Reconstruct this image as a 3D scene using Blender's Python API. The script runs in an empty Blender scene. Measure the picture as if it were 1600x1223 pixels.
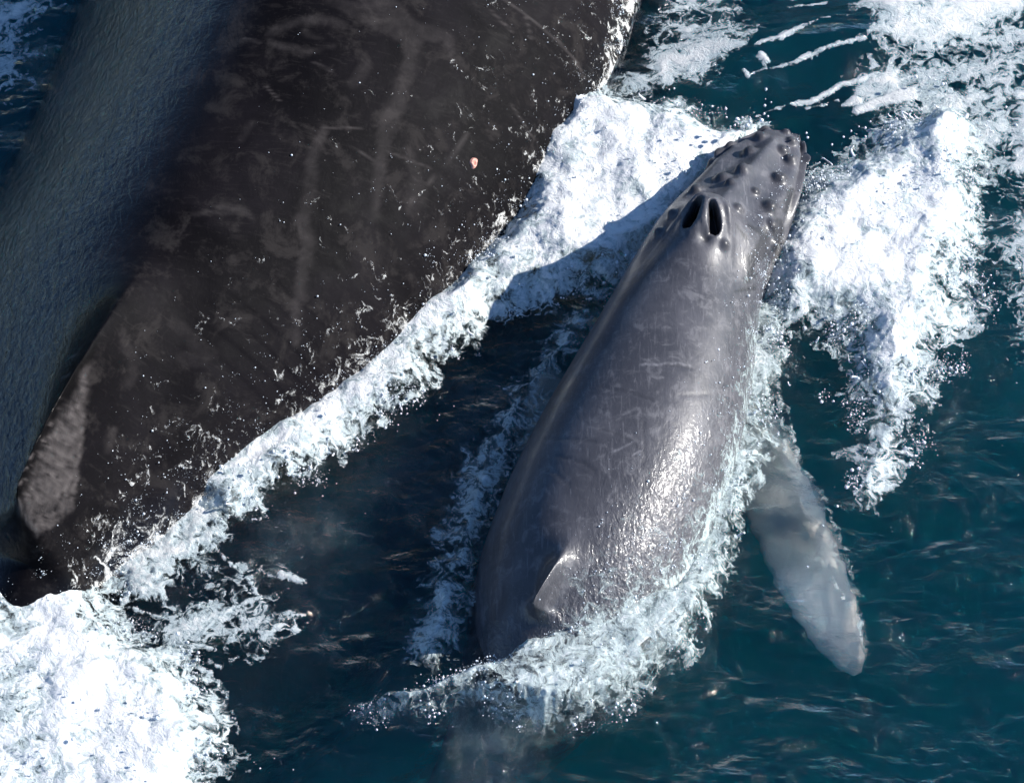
import bpy, math, random
import numpy as np
from mathutils import Vector, Matrix
R = math.radians
rng = np.random.default_rng(11)
random.seed(11)
sc = bpy.context.scene
col = sc.collection

# ---------------------------------------------------------------- camera
ELEV, DIST, PPM = R(52), 28.0, 320.0          # look-down angle, distance, photo pixels per metre at the centre
IW, IH = 1600.0, 1223.0
cam_pos = np.array([0.0, -DIST*math.cos(ELEV), DIST*math.sin(ELEV)])
c_right = np.array([1.0, 0, 0])
c_up = np.array([0, math.sin(ELEV), math.cos(ELEV)])
c_fwd = np.array([0, math.cos(ELEV), -math.sin(ELEV)])
FPX = PPM*DIST
cd = bpy.data.cameras.new('camera')
cam = bpy.data.objects.new('camera', cd); col.objects.link(cam)
cam.location = cam_pos
cam.rotation_euler = (math.pi/2-ELEV, 0, 0)
cd.sensor_fit = 'HORIZONTAL'; cd.sensor_width = 36
cd.lens = 36*FPX/IW
cd.clip_start = .1; cd.clip_end = 3000
sc.camera = cam

# ---------------------------------------------------------------- light
SUN_EL, SUN_AZ = R(29), R(83)                # azimuth clockwise from +y
wd = bpy.data.worlds.new('World'); sc.world = wd; wd.use_nodes = True
wn = wd.node_tree; bg = wn.nodes['Background']
sky = wn.nodes.new('ShaderNodeTexSky'); sky.sky_type = 'NISHITA'; sky.sun_disc = False
sky.dust_density = 0.0; sky.ozone_density = 6.0; sky.air_density = 1.0; sky.sun_elevation = SUN_EL; sky.sun_rotation = SUN_AZ
wn.links.new(sky.outputs[0], bg.inputs[0]); bg.inputs[1].default_value = .095
sd = bpy.data.lights.new('sun', 'SUN'); sd.energy = 5.0; sd.angle = R(.5); sd.color = (1, .96, .90)
so = bpy.data.objects.new('sun', sd); col.objects.link(so)
sdir = Vector((math.sin(SUN_AZ)*math.cos(SUN_EL), math.cos(SUN_AZ)*math.cos(SUN_EL), math.sin(SUN_EL)))
so.rotation_euler = sdir.to_track_quat('Z', 'Y').to_euler(); so.location = sdir*20
vs = sc.view_settings
vs.view_transform = 'Standard'; vs.look = 'None'; vs.exposure = .85; vs.gamma = 1; vs.use_curve_mapping = False
cy = sc.cycles
cy.max_bounces = 8; cy.diffuse_bounces = 3; cy.glossy_bounces = 3; cy.transmission_bounces = 6
cy.transparent_max_bounces = 24; cy.volume_bounces = 2; cy.use_denoising = True
cy.caustics_reflective = False

# ---------------------------------------------------------------- pixel <-> place
def unproj(px, py, z=0.0):
    """photo pixel -> point at height z"""
    px = np.asarray(px, float); py = np.asarray(py, float)
    d = c_fwd[None]*FPX + (px.ravel()-IW/2)[:, None]*c_right + (IH/2-py.ravel())[:, None]*c_up
    z = np.broadcast_to(np.asarray(z, float), px.shape).ravel()
    t = (z-cam_pos[2])/d[:, 2]
    return (cam_pos+d*t[:, None]).reshape(px.shape+(3,))
def proj(P):
    v = P-cam_pos
    dz = v@c_fwd
    return IW/2+FPX*(v@c_right)/dz, IH/2-FPX*(v@c_up)/dz

# ---------------------------------------------------------------- noise
def vnoise(x, y, seed):
    """2-D gradient noise, about -1..1"""
    g = np.random.default_rng(seed)
    ang = g.random((256, 256))*2*np.pi
    gx, gy = np.cos(ang), np.sin(ang)
    xi = np.floor(x).astype(np.int64); yi = np.floor(y).astype(np.int64)
    xf = x-xi; yf = y-yi
    u = xf*xf*xf*(xf*(xf*6-15)+10); v = yf*yf*yf*(yf*(yf*6-15)+10)
    def gr(i, j):
        a = (xi+i) & 255; b = (yi+j) & 255
        return gx[a, b]*(xf-i)+gy[a, b]*(yf-j)
    n0 = gr(0, 0)*(1-u)+gr(1, 0)*u
    n1 = gr(0, 1)*(1-u)+gr(1, 1)*u
    return (n0*(1-v)+n1*v)*1.5
def fbm(x, y, seed, oct=4, gain=.5, ridged=False):
    s = np.zeros_like(x); a = 1; t = 0
    for k in range(oct):
        n = vnoise(x*2**k+17.3*k, y*2**k-9.1*k, seed+k)
        s += a*(1-2*np.abs(n) if ridged else n); t += a; a *= gain
    return s/t
def sst(a, b, x):
    t = np.clip((x-a)/(b-a), 0, 1); return t*t*(3-2*t)
def poly_sdf(x, y, P):
    """signed distance, positive inside"""
    d2 = np.full(x.shape, 1e9); ins = np.zeros(x.shape, bool)
    n = len(P)
    for i in range(n):
        ax, ay = P[i]; bx, by = P[(i+1) % n]
        ex, ey = bx-ax, by-ay
        t = np.clip(((x-ax)*ex+(y-ay)*ey)/(ex*ex+ey*ey+1e-12), 0, 1)
        d2 = np.minimum(d2, (x-ax-t*ex)**2+(y-ay-t*ey)**2)
        if ay != by:
            c = (ay > y) != (by > y)
            ins ^= c & (x < ex*(y-ay)/(ey)+ax)
    d = np.sqrt(d2)
    return np.where(ins, d, -d)
def line_dist(x, y, P, W=None):
    """distance to a polyline, each point with a half width: positive inside"""
    best = np.full(x.shape, -1e9)
    for i in range(len(P)-1):
        ax, ay = P[i][:2]; bx, by = P[i+1][:2]
        ex, ey = bx-ax, by-ay
        t = np.clip(((x-ax)*ex+(y-ay)*ey)/(ex*ex+ey*ey+1e-12), 0, 1)
        w = W[i]*(1-t)+W[i+1]*t if W is not None else 0
        best = np.maximum(best, w-np.sqrt((x-ax-t*ex)**2+(y-ay-t*ey)**2))
    return best
def wpoly(pts, z=0.0):
    a = np.array(pts, float); return unproj(a[:, 0], a[:, 1], z)[:, :2]

# ---------------------------------------------------------------- mesh helpers
def mesh_obj(name, V, F, mat, parent=None, attrs=None, smooth=True):
    me = bpy.data.meshes.new(name)
    V = np.ascontiguousarray(V, np.float32); F = np.ascontiguousarray(F, np.int32)
    nv, nf, k = len(V), len(F), F.shape[1]
    me.vertices.add(nv); me.vertices.foreach_set('co', V.ravel())
    me.loops.add(nf*k); me.loops.foreach_set('vertex_index', F.ravel())
    me.polygons.add(nf)
    me.polygons.foreach_set('loop_start', np.arange(0, nf*k, k, dtype=np.int32))
    me.update(calc_edges=True); me.validate()
    if smooth: me.shade_smooth()
    for n, a in (attrs or {}).items():
        at = me.attributes.new(n, 'FLOAT', 'POINT'); at.data.foreach_set('value', np.ascontiguousarray(a, np.float32))
    me.materials.append(mat)
    o = bpy.data.objects.new(name, me); col.objects.link(o)
    if parent: o.parent = parent
    return o
def tag(o, label=None, cat=None, group=None, kind=None):
    if label: o['label'] = label
    if cat: o['category'] = cat
    if group: o['group'] = group
    if kind: o['kind'] = kind
    return o
def grid_faces(nu, nv, wrap_v=False):
    i = np.arange(nu-1)[:, None]; j = np.arange(nv if wrap_v else nv-1)[None]
    a = i*nv+j; b = i*nv+(j+1) % nv
    return np.stack([a, b, b+nv, a+nv], -1).reshape(-1, 4)
def smooth_interp(s, xs, ys, w):
    """piecewise linear, smoothed over w in s"""
    ys = np.asarray(ys, float); out = 0
    K = np.linspace(-1, 1, 13); kw = (1-K*K)**2; kw /= kw.sum()
    ext0 = xs[0]-10; ext1 = xs[-1]+10
    X = np.concatenate([[ext0], xs, [ext1]])
    s0 = (ys[1]-ys[0])/(xs[1]-xs[0]); s1 = (ys[-1]-ys[-2])/(xs[-1]-xs[-2])
    Y = np.concatenate([[ys[0]-10*s0], ys, [ys[-1]+10*s1]])
    for k, q in zip(K, kw): out = out+q*np.interp(s+k*w, X, Y)
    return out

# ---------------------------------------------------------------- materials
class NT:
    def __init__(s, name):
        s.m = bpy.data.materials.new(name); s.m.use_nodes = True
        s.t = s.m.node_tree; s.t.nodes.clear(); s.out = s.n('ShaderNodeOutputMaterial')
    def n(s, typ, **kw):
        nd = s.t.nodes.new(typ)
        for k, v in kw.items():
            if isinstance(k, str) and hasattr(nd, k): setattr(nd, k, v)
        return nd
    def l(s, a, b): s.t.links.new(a, b)
    def val(s, sock, v):
        if isinstance(v, bpy.types.NodeSocket): s.l(v, sock)
        else: sock.default_value = v
    def math(s, op, a, b=0.0, c=0.0, clamp=False):
        nd = s.n('ShaderNodeMath'); nd.operation = op; nd.use_clamp = clamp
        for i, v in enumerate((a, b, c)): s.val(nd.inputs[i], v)
        return nd.outputs[0]
    def attr(s, name):
        nd = s.n('ShaderNodeAttribute'); nd.attribute_name = name; return nd.outputs['Fac']
    def obj(s, scale=(1, 1, 1), rot=(0, 0, 0)):
        tc = s.n('ShaderNodeTexCoord'); mp = s.n('ShaderNodeMapping')
        mp.inputs['Scale'].default_value = scale; mp.inputs['Rotation'].default_value = rot
        s.l(tc.outputs['Object'], mp.inputs['Vector']); return mp.outputs[0]
    def noise(s, vec, scale, detail=4, rough=.55, dist=0.0, kind='FBM'):
        nd = s.n('ShaderNodeTexNoise'); nd.noise_type = kind
        s.l(vec, nd.inputs['Vector']); nd.inputs['Scale'].default_value = scale
        nd.inputs['Detail'].default_value = detail; nd.inputs['Roughness'].default_value = rough
        nd.inputs['Distortion'].default_value = dist
        return nd.outputs[0]
    def ramp(s, v, lo, hi, a=0.0, b=1.0):
        nd = s.n('ShaderNodeMapRange'); nd.interpolation_type = 'SMOOTHSTEP'
        s.val(nd.inputs[0], v); s.val(nd.inputs[1], lo); s.val(nd.inputs[2], hi)
        s.val(nd.inputs[3], a); s.val(nd.inputs[4], b); return nd.outputs[0]
    def mixc(s, f, a, b):
        nd = s.n('ShaderNodeMix'); nd.data_type = 'RGBA'
        s.val(nd.inputs[0], f)
        for i, v in ((6, a), (7, b)):
            if isinstance(v, tuple): nd.inputs[i].default_value = v+(1,) if len(v) == 3 else v
            else: s.l(v, nd.inputs[i])
        return nd.outputs[2]
    def bump(s, h, dist, strength=1.0, normal=None):
        nd = s.n('ShaderNodeBump'); s.l(h, nd.inputs['Height'])
        s.val(nd.inputs['Distance'], dist); s.val(nd.inputs['Strength'], strength)
        if normal is not None: s.l(normal, nd.inputs['Normal'])
        return nd.outputs[0]
    def mixs(s, f, a, b):
        nd = s.n('ShaderNodeMixShader'); s.val(nd.inputs[0], f); s.l(a, nd.inputs[1]); s.l(b, nd.inputs[2]); return nd.outputs[0]
    def surf(s, sh): s.l(sh, s.out.inputs['Surface']); return s.m

def water_mat():
    t = NT('sea_water')
    v = t.obj((1, 1.9, 1), (0, 0, R(-14)))
    v2 = t.obj((1, 1.5, 1), (0, 0, R(-30)))
    n1 = t.noise(v, 1.5, 3, .5, .3)
    n2 = t.noise(v2, 9, 5, .6, .6)
    n3 = t.noise(v, 38, 3, .55, .4)
    b = t.bump(n1, .26); b = t.bump(n2, .026, 1, b); b = t.bump(n3, .003, 1, b)
    fr = t.n('ShaderNodeFresnel'); fr.inputs['IOR'].default_value = 1.33; t.l(b, fr.inputs['Normal'])
    gl = t.n('ShaderNodeBsdfGlossy'); gl.inputs['Roughness'].default_value = .06; t.l(b, gl.inputs['Normal'])
    tr = t.n('ShaderNodeBsdfTransparent'); tr.inputs[0].default_value = (.97, .99, 1, 1)
    rf = t.n('ShaderNodeBsdfRefraction'); rf.inputs['IOR'].default_value = 1.25; rf.inputs['Roughness'].default_value = .0
    t.l(b, rf.inputs['Normal'])
    body = t.mixs(REFR, tr.outputs[0], rf.outputs[0])
    t.surf(t.mixs(fr.outputs[0], body, gl.outputs[0]))
    ab = t.n('ShaderNodeVolumeAbsorption'); ab.inputs['Color'].default_value = (.0, .60, .74, 1); ab.inputs['Density'].default_value = .42
    scv = t.n('ShaderNodeVolumeScatter'); scv.inputs['Color'].default_value = (.02, .70, .92, 1); scv.inputs['Density'].default_value = .66
    scv.inputs['Anisotropy'].default_value = .3
    ad = t.n('ShaderNodeAddShader'); t.l(ab.outputs[0], ad.inputs[0]); t.l(scv.outputs[0], ad.inputs[1])
    t.l(ad.outputs[0], t.out.inputs['Volume'])
    return t.m
REFR = .5

def foam_mat(name, tint, lo, hi, amp, strings, thin):
    t = NT(name)
    v = t.obj()
    a = t.attr('foam')
    nz = t.n('ShaderNodeTexNoise'); t.l(v, nz.inputs['Vector']); nz.inputs['Scale'].default_value = 9; nz.inputs['Detail'].default_value = 4
    wv = t.n('ShaderNodeVectorMath'); wv.operation = 'MULTIPLY_ADD'
    t.l(nz.outputs['Color'], wv.inputs[0]); wv.inputs[1].default_value = (.16, .16, .16); t.l(v, wv.inputs[2])
    w = wv.outputs[0]
    n1 = t.noise(w, 9, 8, .62, 1.2)
    n2 = t.noise(w, 60, 5, .62, .6)
    # strings: level lines of warped noise, at two sizes
    def web(sc_, wd, seed):
        mp = t.n('ShaderNodeVectorMath'); mp.operation = 'ADD'; t.l(w, mp.inputs[0]); mp.inputs[1].default_value = (seed, seed*.7, 0)
        q = t.noise(mp.outputs[0], sc_, 4, .55, 1.0)
        return t.ramp(t.math('ABSOLUTE', t.math('SUBTRACT', q, .5)), 0.0, wd, 1.0, 0.0)
    w1 = web(7, .11, 3.1); w2 = web(17, .16, 7.7); w3 = web(46, .16, 1.9)
    vo = t.n('ShaderNodeTexVoronoi'); vo.feature = 'SMOOTH_F1'; vo.inputs['Scale'].default_value = 48; t.l(w, vo.inputs['Vector'])
    k = t.math('ADD', a, t.math('MULTIPLY', t.math('SUBTRACT', n1, .5), amp*1.7))
    k = t.math('ADD', k, t.math('MULTIPLY', t.math('SUBTRACT', n2, .5), amp*.65))
    k = t.math('ADD', k, t.math('MULTIPLY', t.math('SUBTRACT', w1, .4), strings))
    k = t.math('ADD', k, t.math('MULTIPLY', t.math('SUBTRACT', w2, .45), strings*.65))
    k = t.math('ADD', k, t.math('MULTIPLY', t.math('SUBTRACT', w3, .45), strings*.15))
    k = t.math('ADD', k, t.math('MULTIPLY', t.math('SUBTRACT', vo.outputs['Distance'], .45), strings*.7))
    al = t.ramp(k, lo, hi)
    h = t.math('ADD', t.math('MULTIPLY', w2, .004), t.math('MULTIPLY', n2, .006))
    h = t.math('ADD', h, t.math('MULTIPLY', w3, .0015))
    b = t.bump(h, 1.0, 1.0)
    bs = t.bump(h, 1.0, .50)
    c = t.mixc(t.ramp(k, hi-.15, hi+.50), thin+(1,), tint+(1,))
    df = t.n('ShaderNodeBsdfDiffuse'); t.l(c, df.inputs[0]); t.l(bs, df.inputs['Normal'])
    tl = t.n('ShaderNodeBsdfTranslucent'); t.l(c, tl.inputs[0]); t.l(bs, tl.inputs['Normal'])
    gl = t.n('ShaderNodeBsdfGlossy'); gl.inputs['Roughness'].default_value = .10; t.l(b, gl.inputs['Normal'])
    s = t.mixs(.22, df.outputs[0], tl.outputs[0])
    s = t.mixs(.06, s, gl.outputs[0])
    tr = t.n('ShaderNodeBsdfTransparent')
    return t.surf(t.mixs(al, tr.outputs[0], s))

def bubble_mat():
    t = NT('bubbles'); v = t.obj(); a = t.attr('foam')
    n1 = t.noise(v, 9, 6, .62, 1.2); n2 = t.noise(v, 60, 4, .6)
    k = t.math('ADD', a, t.math('MULTIPLY', t.math('SUBTRACT', n1, .5), .9)); k = t.math('ADD', k, t.math('MULTIPLY', t.math('SUBTRACT', n2, .5), .35))
    al = t.ramp(k, .12, 1.0, 0.0, .62)
    df = t.n('ShaderNodeBsdfDiffuse'); df.inputs[0].default_value = (.66, .78, .76, 1)
    tl = t.n('ShaderNodeBsdfTranslucent'); tl.inputs[0].default_value = (.66, .78, .76, 1)
    tr = t.n('ShaderNodeBsdfTransparent')
    return t.surf(t.mixs(al, tr.outputs[0], t.mixs(.4, df.outputs[0], tl.outputs[0])))
def drop_mat():
    t = NT('spray')
    p = t.n('ShaderNodeBsdfPrincipled'); p.inputs['Base Color'].default_value = (.90, .95, 1, 1); p.inputs['Roughness'].default_value = .05
    p.inputs['IOR'].default_value = 1.33; p.inputs['Transmission Weight'].default_value = .3
    return t.surf(p.outputs[0])

def skin_mat(name, dark, mid, pale, calf):
    t = NT(name)
    v = t.obj()
    at = t.attr('pale'); drk = t.attr('dark_shade')
    if calf:
        vs_ = t.obj((1, 1, 1), (0, 0, R(30)))
        n1 = t.noise(v, 2.2, 6, .62, .4); n2 = t.noise(v, 12, 7, .68, .5); n3 = t.noise(v, 70, 4, .6)
    else:
        n1 = t.noise(v, 1.5, 6, .6, .6); n2 = t.noise(v, 5.0, 8, .70, .35); n3 = t.noise(v, 48, 4, .6)
    c = t.mixc(t.ramp(n1, .36, .66), dark+(1,), mid+(1,))
    c = t.mixc(t.math('MULTIPLY', t.ramp(n2, .50, .66), .75 if not calf else .5), c, pale+(1,))
    c = t.mixc(t.math('MULTIPLY', t.ramp(n3, .6, .75), .35 if not calf else .2), c, pale+(1,))
    sv = t.obj((26, 3.0, 5) if calf else (3, 14, 4), (0, 0, R(38) if calf else R(20)))
    n4 = t.noise(sv, 2.8, 6, .66, .8)
    c = t.mixc(t.math('MULTIPLY', t.ramp(n4, .54, .70), .55 if calf else .30), c, pale+(1,))
    c = t.mixc(t.math('MULTIPLY', t.ramp(n4, .44, .28), .35), c, tuple(x*.6 for x in dark)+(1,))
    pk = t.math('MULTIPLY', at, t.ramp(n2, .3, .6, .35, 1.0))
    c = t.mixc(pk, c, tuple(x*(1.9 if calf else 3.4) for x in pale)+(1,))
    c = t.mixc(t.math('MULTIPLY', drk, .85), c, tuple(x*.25 for x in dark)+(1,))  # painted shade, plus the darker jaw, knobs and fin crest
    # film of running water: fine relief, stretched along the body
    vf = t.obj((2.0, .9, 1.4), (0, 0, R(-50)) if not calf else (0, 0, R(30)))
    f1 = t.noise(vf, 9 if not calf else 14, 3, .55, 1.2)
    f2 = t.noise(v, 30, 4, .6, .8)
    film = t.attr('film')
    b = t.bump(f1, t.math('MULTIPLY_ADD', film, .009 if calf else .009, .0012))
    b = t.bump(f2, t.math('MULTIPLY_ADD', film, .0060, .0005), 1, b)
    p = t.n('ShaderNodeBsdfPrincipled'); t.l(c, p.inputs['Base Color'])
    t.l(t.ramp(n2, .3, .7, .34 if calf else .55, .50 if calf else .75), p.inputs['Roughness'])
    p.inputs['IOR'].default_value = 1.4
    t.l(t.math('MULTIPLY_ADD', film, .7 if calf else 1.0, .22 if calf else 0.0, True), p.inputs['Coat Weight']); p.inputs['Coat Roughness'].default_value = .085 if calf else .10; p.inputs['Specular IOR Level'].default_value = .42 if calf else .07; p.inputs['Coat IOR'].default_value = 1.33 if calf else 1.58
    t.l(b, p.inputs['Normal']); t.l(b, p.inputs['Coat Normal'])
    return t.surf(p.outputs[0])

def plain_mat(name, c, rough=.5, n=.3, scale=30):
    t = NT(name); v = t.obj()
    k = t.noise(v, scale, 5, .6)
    cc = t.mixc(t.ramp(k, .35, .65), tuple(x*(1-n) for x in c)+(1,), tuple(min(1, x*(1+n)) for x in c)+(1,))
    p = t.n('ShaderNodeBsdfPrincipled'); t.l(cc, p.inputs['Base Color']); p.inputs['Roughness'].default_value = rough
    t.l(t.bump(k, .006), p.inputs['Normal'])
    return t.surf(p.outputs[0])

M_WATER = water_mat()
M_MOTHER = skin_mat('mother_skin', (.0022, .0018, .0026), (.0064, .0053, .0068), (.0225, .0198, .0195), False)
M_CALF = skin_mat('calf_skin', (.044, .044, .052), (.082, .080, .090), (.150, .146, .158), True)
M_FOAM = foam_mat('foam_dense', (.90, .90, .89), .20, .85, .95, .44, (.48, .56, .57))
M_LACE = foam_mat('foam_lace', (.74, .74, .72), .34, .66, .45, .28, (.40, .48, .50))
M_THIN = foam_mat('foam_thin', (.88, .89, .88), .25, 1.15, .90, .42, (.50, .58, .58))
M_FLECK = foam_mat('foam_fleck', (.86, .86, .84), .40, .80, 1.15, .22, (.62, .62, .60))
M_DROP = drop_mat()
M_PIT = plain_mat('nostril_lining', (.012, .008, .008), .4)
M_BARN = plain_mat('barnacle_pink', (.62, .30, .24), .5, .3, 90)

# ---------------------------------------------------------------- whale body loft
def loft(dors, W, Ht, Hb, n, lat, nth, thpow, nl=None):
    """dors: (S,3) top line; W: half width; Ht/Hb: heights above/below the widest level; lat: unit lateral (to the right of heading)"""
    S = len(dors)
    # angle 0..2pi, denser at the top (pi/2)
    u = np.linspace(0, 1, nth, endpoint=False)
    th = 2*np.pi*u
    th = th-thpow*np.cos(th)*-1*0     # even
    ph = np.pi/2+np.sign(u-.5)*np.pi*np.abs(2*u-1)**thpow     # -pi/2..3pi/2, dense around pi/2
    c, s = np.cos(ph), np.sin(ph)
    e = (2/n)[:, None]
    if nl is not None: e = np.where(c[None] < 0, (2/nl)[:, None], e)
    x = np.sign(c)[None]*np.abs(c)[None]**e*W[:, None]
    z = np.where(s > 0, np.abs(s)[None]**e*Ht[:, None], -np.abs(s)[None]**(2/2.2)*Hb[:, None])
    base = dors-np.array([0, 0, 1])*Ht[:, None]
    P = base[:, None, :]+lat[:, None, :]*x[..., None]
    P[..., 2] += z
    return P, ph, x
def headings(D):
    h = np.gradient(D[:, :2], axis=0); k = 9
    h /= np.linalg.norm(h, axis=1)[:, None]+1e-9
    return np.stack([h[:, 0], h[:, 1], 0*h[:, 0]], 1), np.stack([h[:, 1], -h[:, 0], 0*h[:, 0]], 1)
def normals(P):
    du = np.gradient(P, axis=0); dv = np.roll(P, -1, 1)-np.roll(P, 1, 1)
    n = np.cross(du, dv); n /= np.linalg.norm(n, axis=2)[..., None]+1e-12
    return n
def pick(P, N, px, py):
    """grid point of the surface seen at a photo pixel"""
    X, Y = proj(P.reshape(-1, 3)); Q = P.reshape(-1, 3)
    vis = ((cam_pos-Q)*N.reshape(-1, 3)).sum(1) > 0
    d = (X-px)**2+(Y-py)**2+np.where(vis, 0, 1e6)+np.where(Q[:, 2] > -.15, 0, 1e5)
    i = int(np.argmin(d)); return Q[i], N.reshape(-1, 3)[i]

# ---------------------------------------------------------------- the calf
#            px    py    ztop   W    Ht   Hb   n
CALF = [(1228, 204, .16, .02, .03, .03, 2.3),
        (1221, 208, .22, .11, .07, .09, 2.3),
        (1209, 222, .27, .175, .11, .16, 2.5),
        (1188, 246, .33, .225, .16, .24, 2.7),
        (1150, 292, .42, .265, .24, .32, 2.6),
        (1108, 335, .52, .305, .34, .38, 2.2),
        (1078, 400, .52, .355, .42, .42, 2.1),
        (1045, 490, .53, .43, .50, .48, 2.1),
        (1000, 600, .53, .50, .56, .52, 2.1),
        (950, 715, .50, .525, .58, .52, 2.1),
        (900, 830, .42, .50, .55, .48, 2.1),
        (856, 930, .29, .43, .48, .42, 2.0),
        (806, 1035, .09, .32, .38, .34, 2.0),
        (745, 1160, -.22, .21, .28, .26, 2.0),
        (670, 1300, -.45, .13, .20, .18, 2.0),
        (610, 1410, -.55, .09, .14, .12, 2.0),
        (575, 1475, -.60, .06, .06, .06, 2.0)]
def build_calf():
    A = np.array(CALF, float)
    D = unproj(A[:, 0], A[:, 1], A[:, 2])
    s0 = np.concatenate([[0], np.cumsum(np.linalg.norm(np.diff(D, axis=0), axis=1))])
    L = s0[-1]
    S = np.unique(np.concatenate([np.linspace(0, .06, 14), np.linspace(.06, 1.15, 190), np.linspace(1.15, 3.4, 190), np.linspace(3.4, L, 40)]))
    w = np.clip(S*.6, .005, .22)
    f = lambda c: smooth_interp(S, s0, c, w)
    Ds = np.stack([f(D[:, k]) for k in range(3)], 1)
    tip = np.sqrt(np.clip(S/.05, 0, 1))
    W = np.maximum(f(A[:, 3]), .002)*np.maximum(tip, .05); Ht = np.maximum(f(A[:, 4]), .002)*np.maximum(tip, .05)
    Hb = np.maximum(f(A[:, 5]), .002)*np.maximum(tip, .05); n = f(A[:, 6])
    hd, lt = headings(-Ds); hd = -hd*-1; 
    hd, lt = headings(Ds[::-1]); hd, lt = hd[::-1], lt[::-1]      # heading: towards the snout
    # even heading out over the blunt end of the snout
    hd[:30] = hd[30]; lt[:30] = lt[30]
    P, ph, x = loft(Ds, W, Ht, Hb, n, lt, 340, 1.35)
    s = S[:, None]; xr = x/np.maximum(W[:, None], 1e-4)
    up = np.sin(ph)[None] > 0
    # keel along the middle of the rostrum, and a mound in front of the blowholes
    z = np.zeros_like(x)
    sb = s0[5]
    z += np.where(up, .018*np.exp(-(x/.035)**2)*sst(.08, .25, s)*(1-sst(sb-.22, sb-.05, s)), 0)
    z -= np.where(up, .035*np.exp(-((np.abs(xr)-.5)/.28)**2)*sst(.08, .3, s)*(1-sst(sb-.16, sb-.02, s)), 0)
    z += np.where(up, .105*np.exp(-(x/.12)**2)*np.where(s < sb-.02, np.exp(-((s-sb+.02)/.075)**2), np.exp(-((s-sb+.02)/.24)**2)), 0)
    gl_ = sb-.10+1.6*x*x/.2      # arched rim in front of the nostrils
    z += np.where(up, .048*np.where(s < gl_, np.exp(-((s-gl_)/.026)**2), np.exp(-((s-gl_)/.045)**2))*np.exp(-(x/.14)**4), 0)
    # dorsal fin, hooked back
    sf = s0[11]
    hprof = sst(sf-.40, sf+.02, s)*(1-sst(sf+.03, sf+.13, s))
    fin = .14*hprof*np.exp(-(np.abs(x)/(.032+.06*(1-hprof)))**1.35)*up
    z += fin
    P[..., 2] += z
    P -= hd[:, None, :]*(fin*.75)[..., None]
    # a hollow on each side of the head behind the blowholes
    P[..., 2] -= np.where(up, .03*np.exp(-((np.abs(xr)-.62)/.22)**2)*np.exp(-((s-sb-.20)/.18)**2), 0)
    # lip: groove and lower jaw standing out below it
    lipz = .30*np.ones_like(s)
    phd = np.abs(np.arctan2(np.sin(ph), np.abs(np.cos(ph))))[None]*np.sign(np.sin(ph))[None]
    lip_at = R(16)-R(30)*sst(.15, 1.0, s)
    fade = sst(.02, .12, s)*(1-sst(.95, 1.15, s))
    N = normals(P)
    P += N*(fade*(-.030*np.exp(-((phd-lip_at)/.07)**2)+.018*np.exp(-((phd-lip_at-.16)/.10)**2)+.060*np.exp(-((phd-lip_at+.28)/.22)**2)))[..., None]
    N = normals(P)
    if ((P-Ds[:, None, :]+np.array([0, 0, .2]))*N)[200].sum() < 0: N = -N; flip = True
    else: flip = False
    # tubercles: at the places the photograph shows them (px, py, radius, height)
    TUB = [(1196, 198, 10, 1), (1188, 212, 11, 1.1), (1228, 205, 8, .8), (1244, 214, 9, .9), (1257, 226, 12, .9), (1172, 236, 12, 1.2), (1222, 233, 10, 1),
           (1236, 219, 9, .9), (1235, 248, 11, 1.1), (1217, 276, 12, 1.2), (1160, 262, 12, 1.2), (1140, 226, 11, 1.1), (1123, 236, 10, 1),
           (1115, 254, 11, 1.1), (1128, 276, 13, 1.1), (1142, 282, 9, .8), (1087, 294, 11, 1.1), (1203, 319, 13, 1.1), (1206, 350, 11, .9), (1207, 378, 11, .9),
           (1131, 380, 8, .8), (1050, 331, 9, .9), (1030, 360, 9, .9), (1264, 245, 10, .8), (1180, 296, 7, .5), (1153, 322, 9, .7)]
    Q = P.copy()
    knob = np.zeros(x.shape)
    for (px, py, r, h) in TUB:
        c, nn = pick(P, N, px, py+4)
        d = np.linalg.norm(P-c, axis=2)/(r/320.*.98)
        Q += (nn*.85+np.array([0, 0, .2]))*(h*.030*(np.exp(-d**3.4)*.8+.2*np.exp(-(d/1.6)**2)))[..., None]
        knob = np.maximum(knob, np.exp(-(d/1.1)**4))
    P = Q; N = normals(P)*(-1 if flip else 1)
    # blowholes: two slits between a raised rim, deepest in front
    dark_shade = np.zeros(x.shape); pit = np.zeros(x.shape)
    for (px, py, px2, py2, sgn) in ((1091, 314, 1075, 346, -1), (1113, 316, 1118, 357, 1)):
        a, _ = pick(P, N, px, py); b, _ = pick(P, N, px2, py2)
        ab = b-a; t = np.clip(((P-a)@ab)/(ab@ab), 0, 1)
        d = np.linalg.norm(P-a-t[..., None]*ab, axis=2)
        d = d+.005*fbm(P[..., 0]*40, P[..., 1]*40, 301, 3)
        wdt = (.015+.024*np.clip(t, 0, 1)**.7*(1-.45*np.clip(t, 0, 1)**4))*(1.15 if sgn < 0 else 1.0)
        k = 1-sst(wdt*.55, wdt*1.25, d)
        P[..., 2] += .009*np.exp(-((d-wdt*1.7)/.024)**2)
        P[..., 2] -= .10*k
        pit = np.maximum(pit, k)
    a, _ = pick(P, N, 1104, 366)
    d = np.linalg.norm((P-a)*np.array([1, .7, .8]), axis=2); P[..., 2] -= .028*np.exp(-(d/.032)**2); dark_shade = np.maximum(dark_shade, .8*np.exp(-(d/.03)**2))  # dip gets its shade in the colour as well
    # scars and creases of the skin, splash shadow painted on the cheek, dark jaw edge
    X, Y = proj(P.reshape(-1, 3)); X = X.reshape(x.shape); Y = Y.reshape(x.shape)
    N2 = normals(P)*(-1 if flip else 1)
    vis = (((cam_pos-P)*N2).sum(2) > 0)
    pale = np.zeros(x.shape); cre = np.zeros(x.shape)
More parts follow.
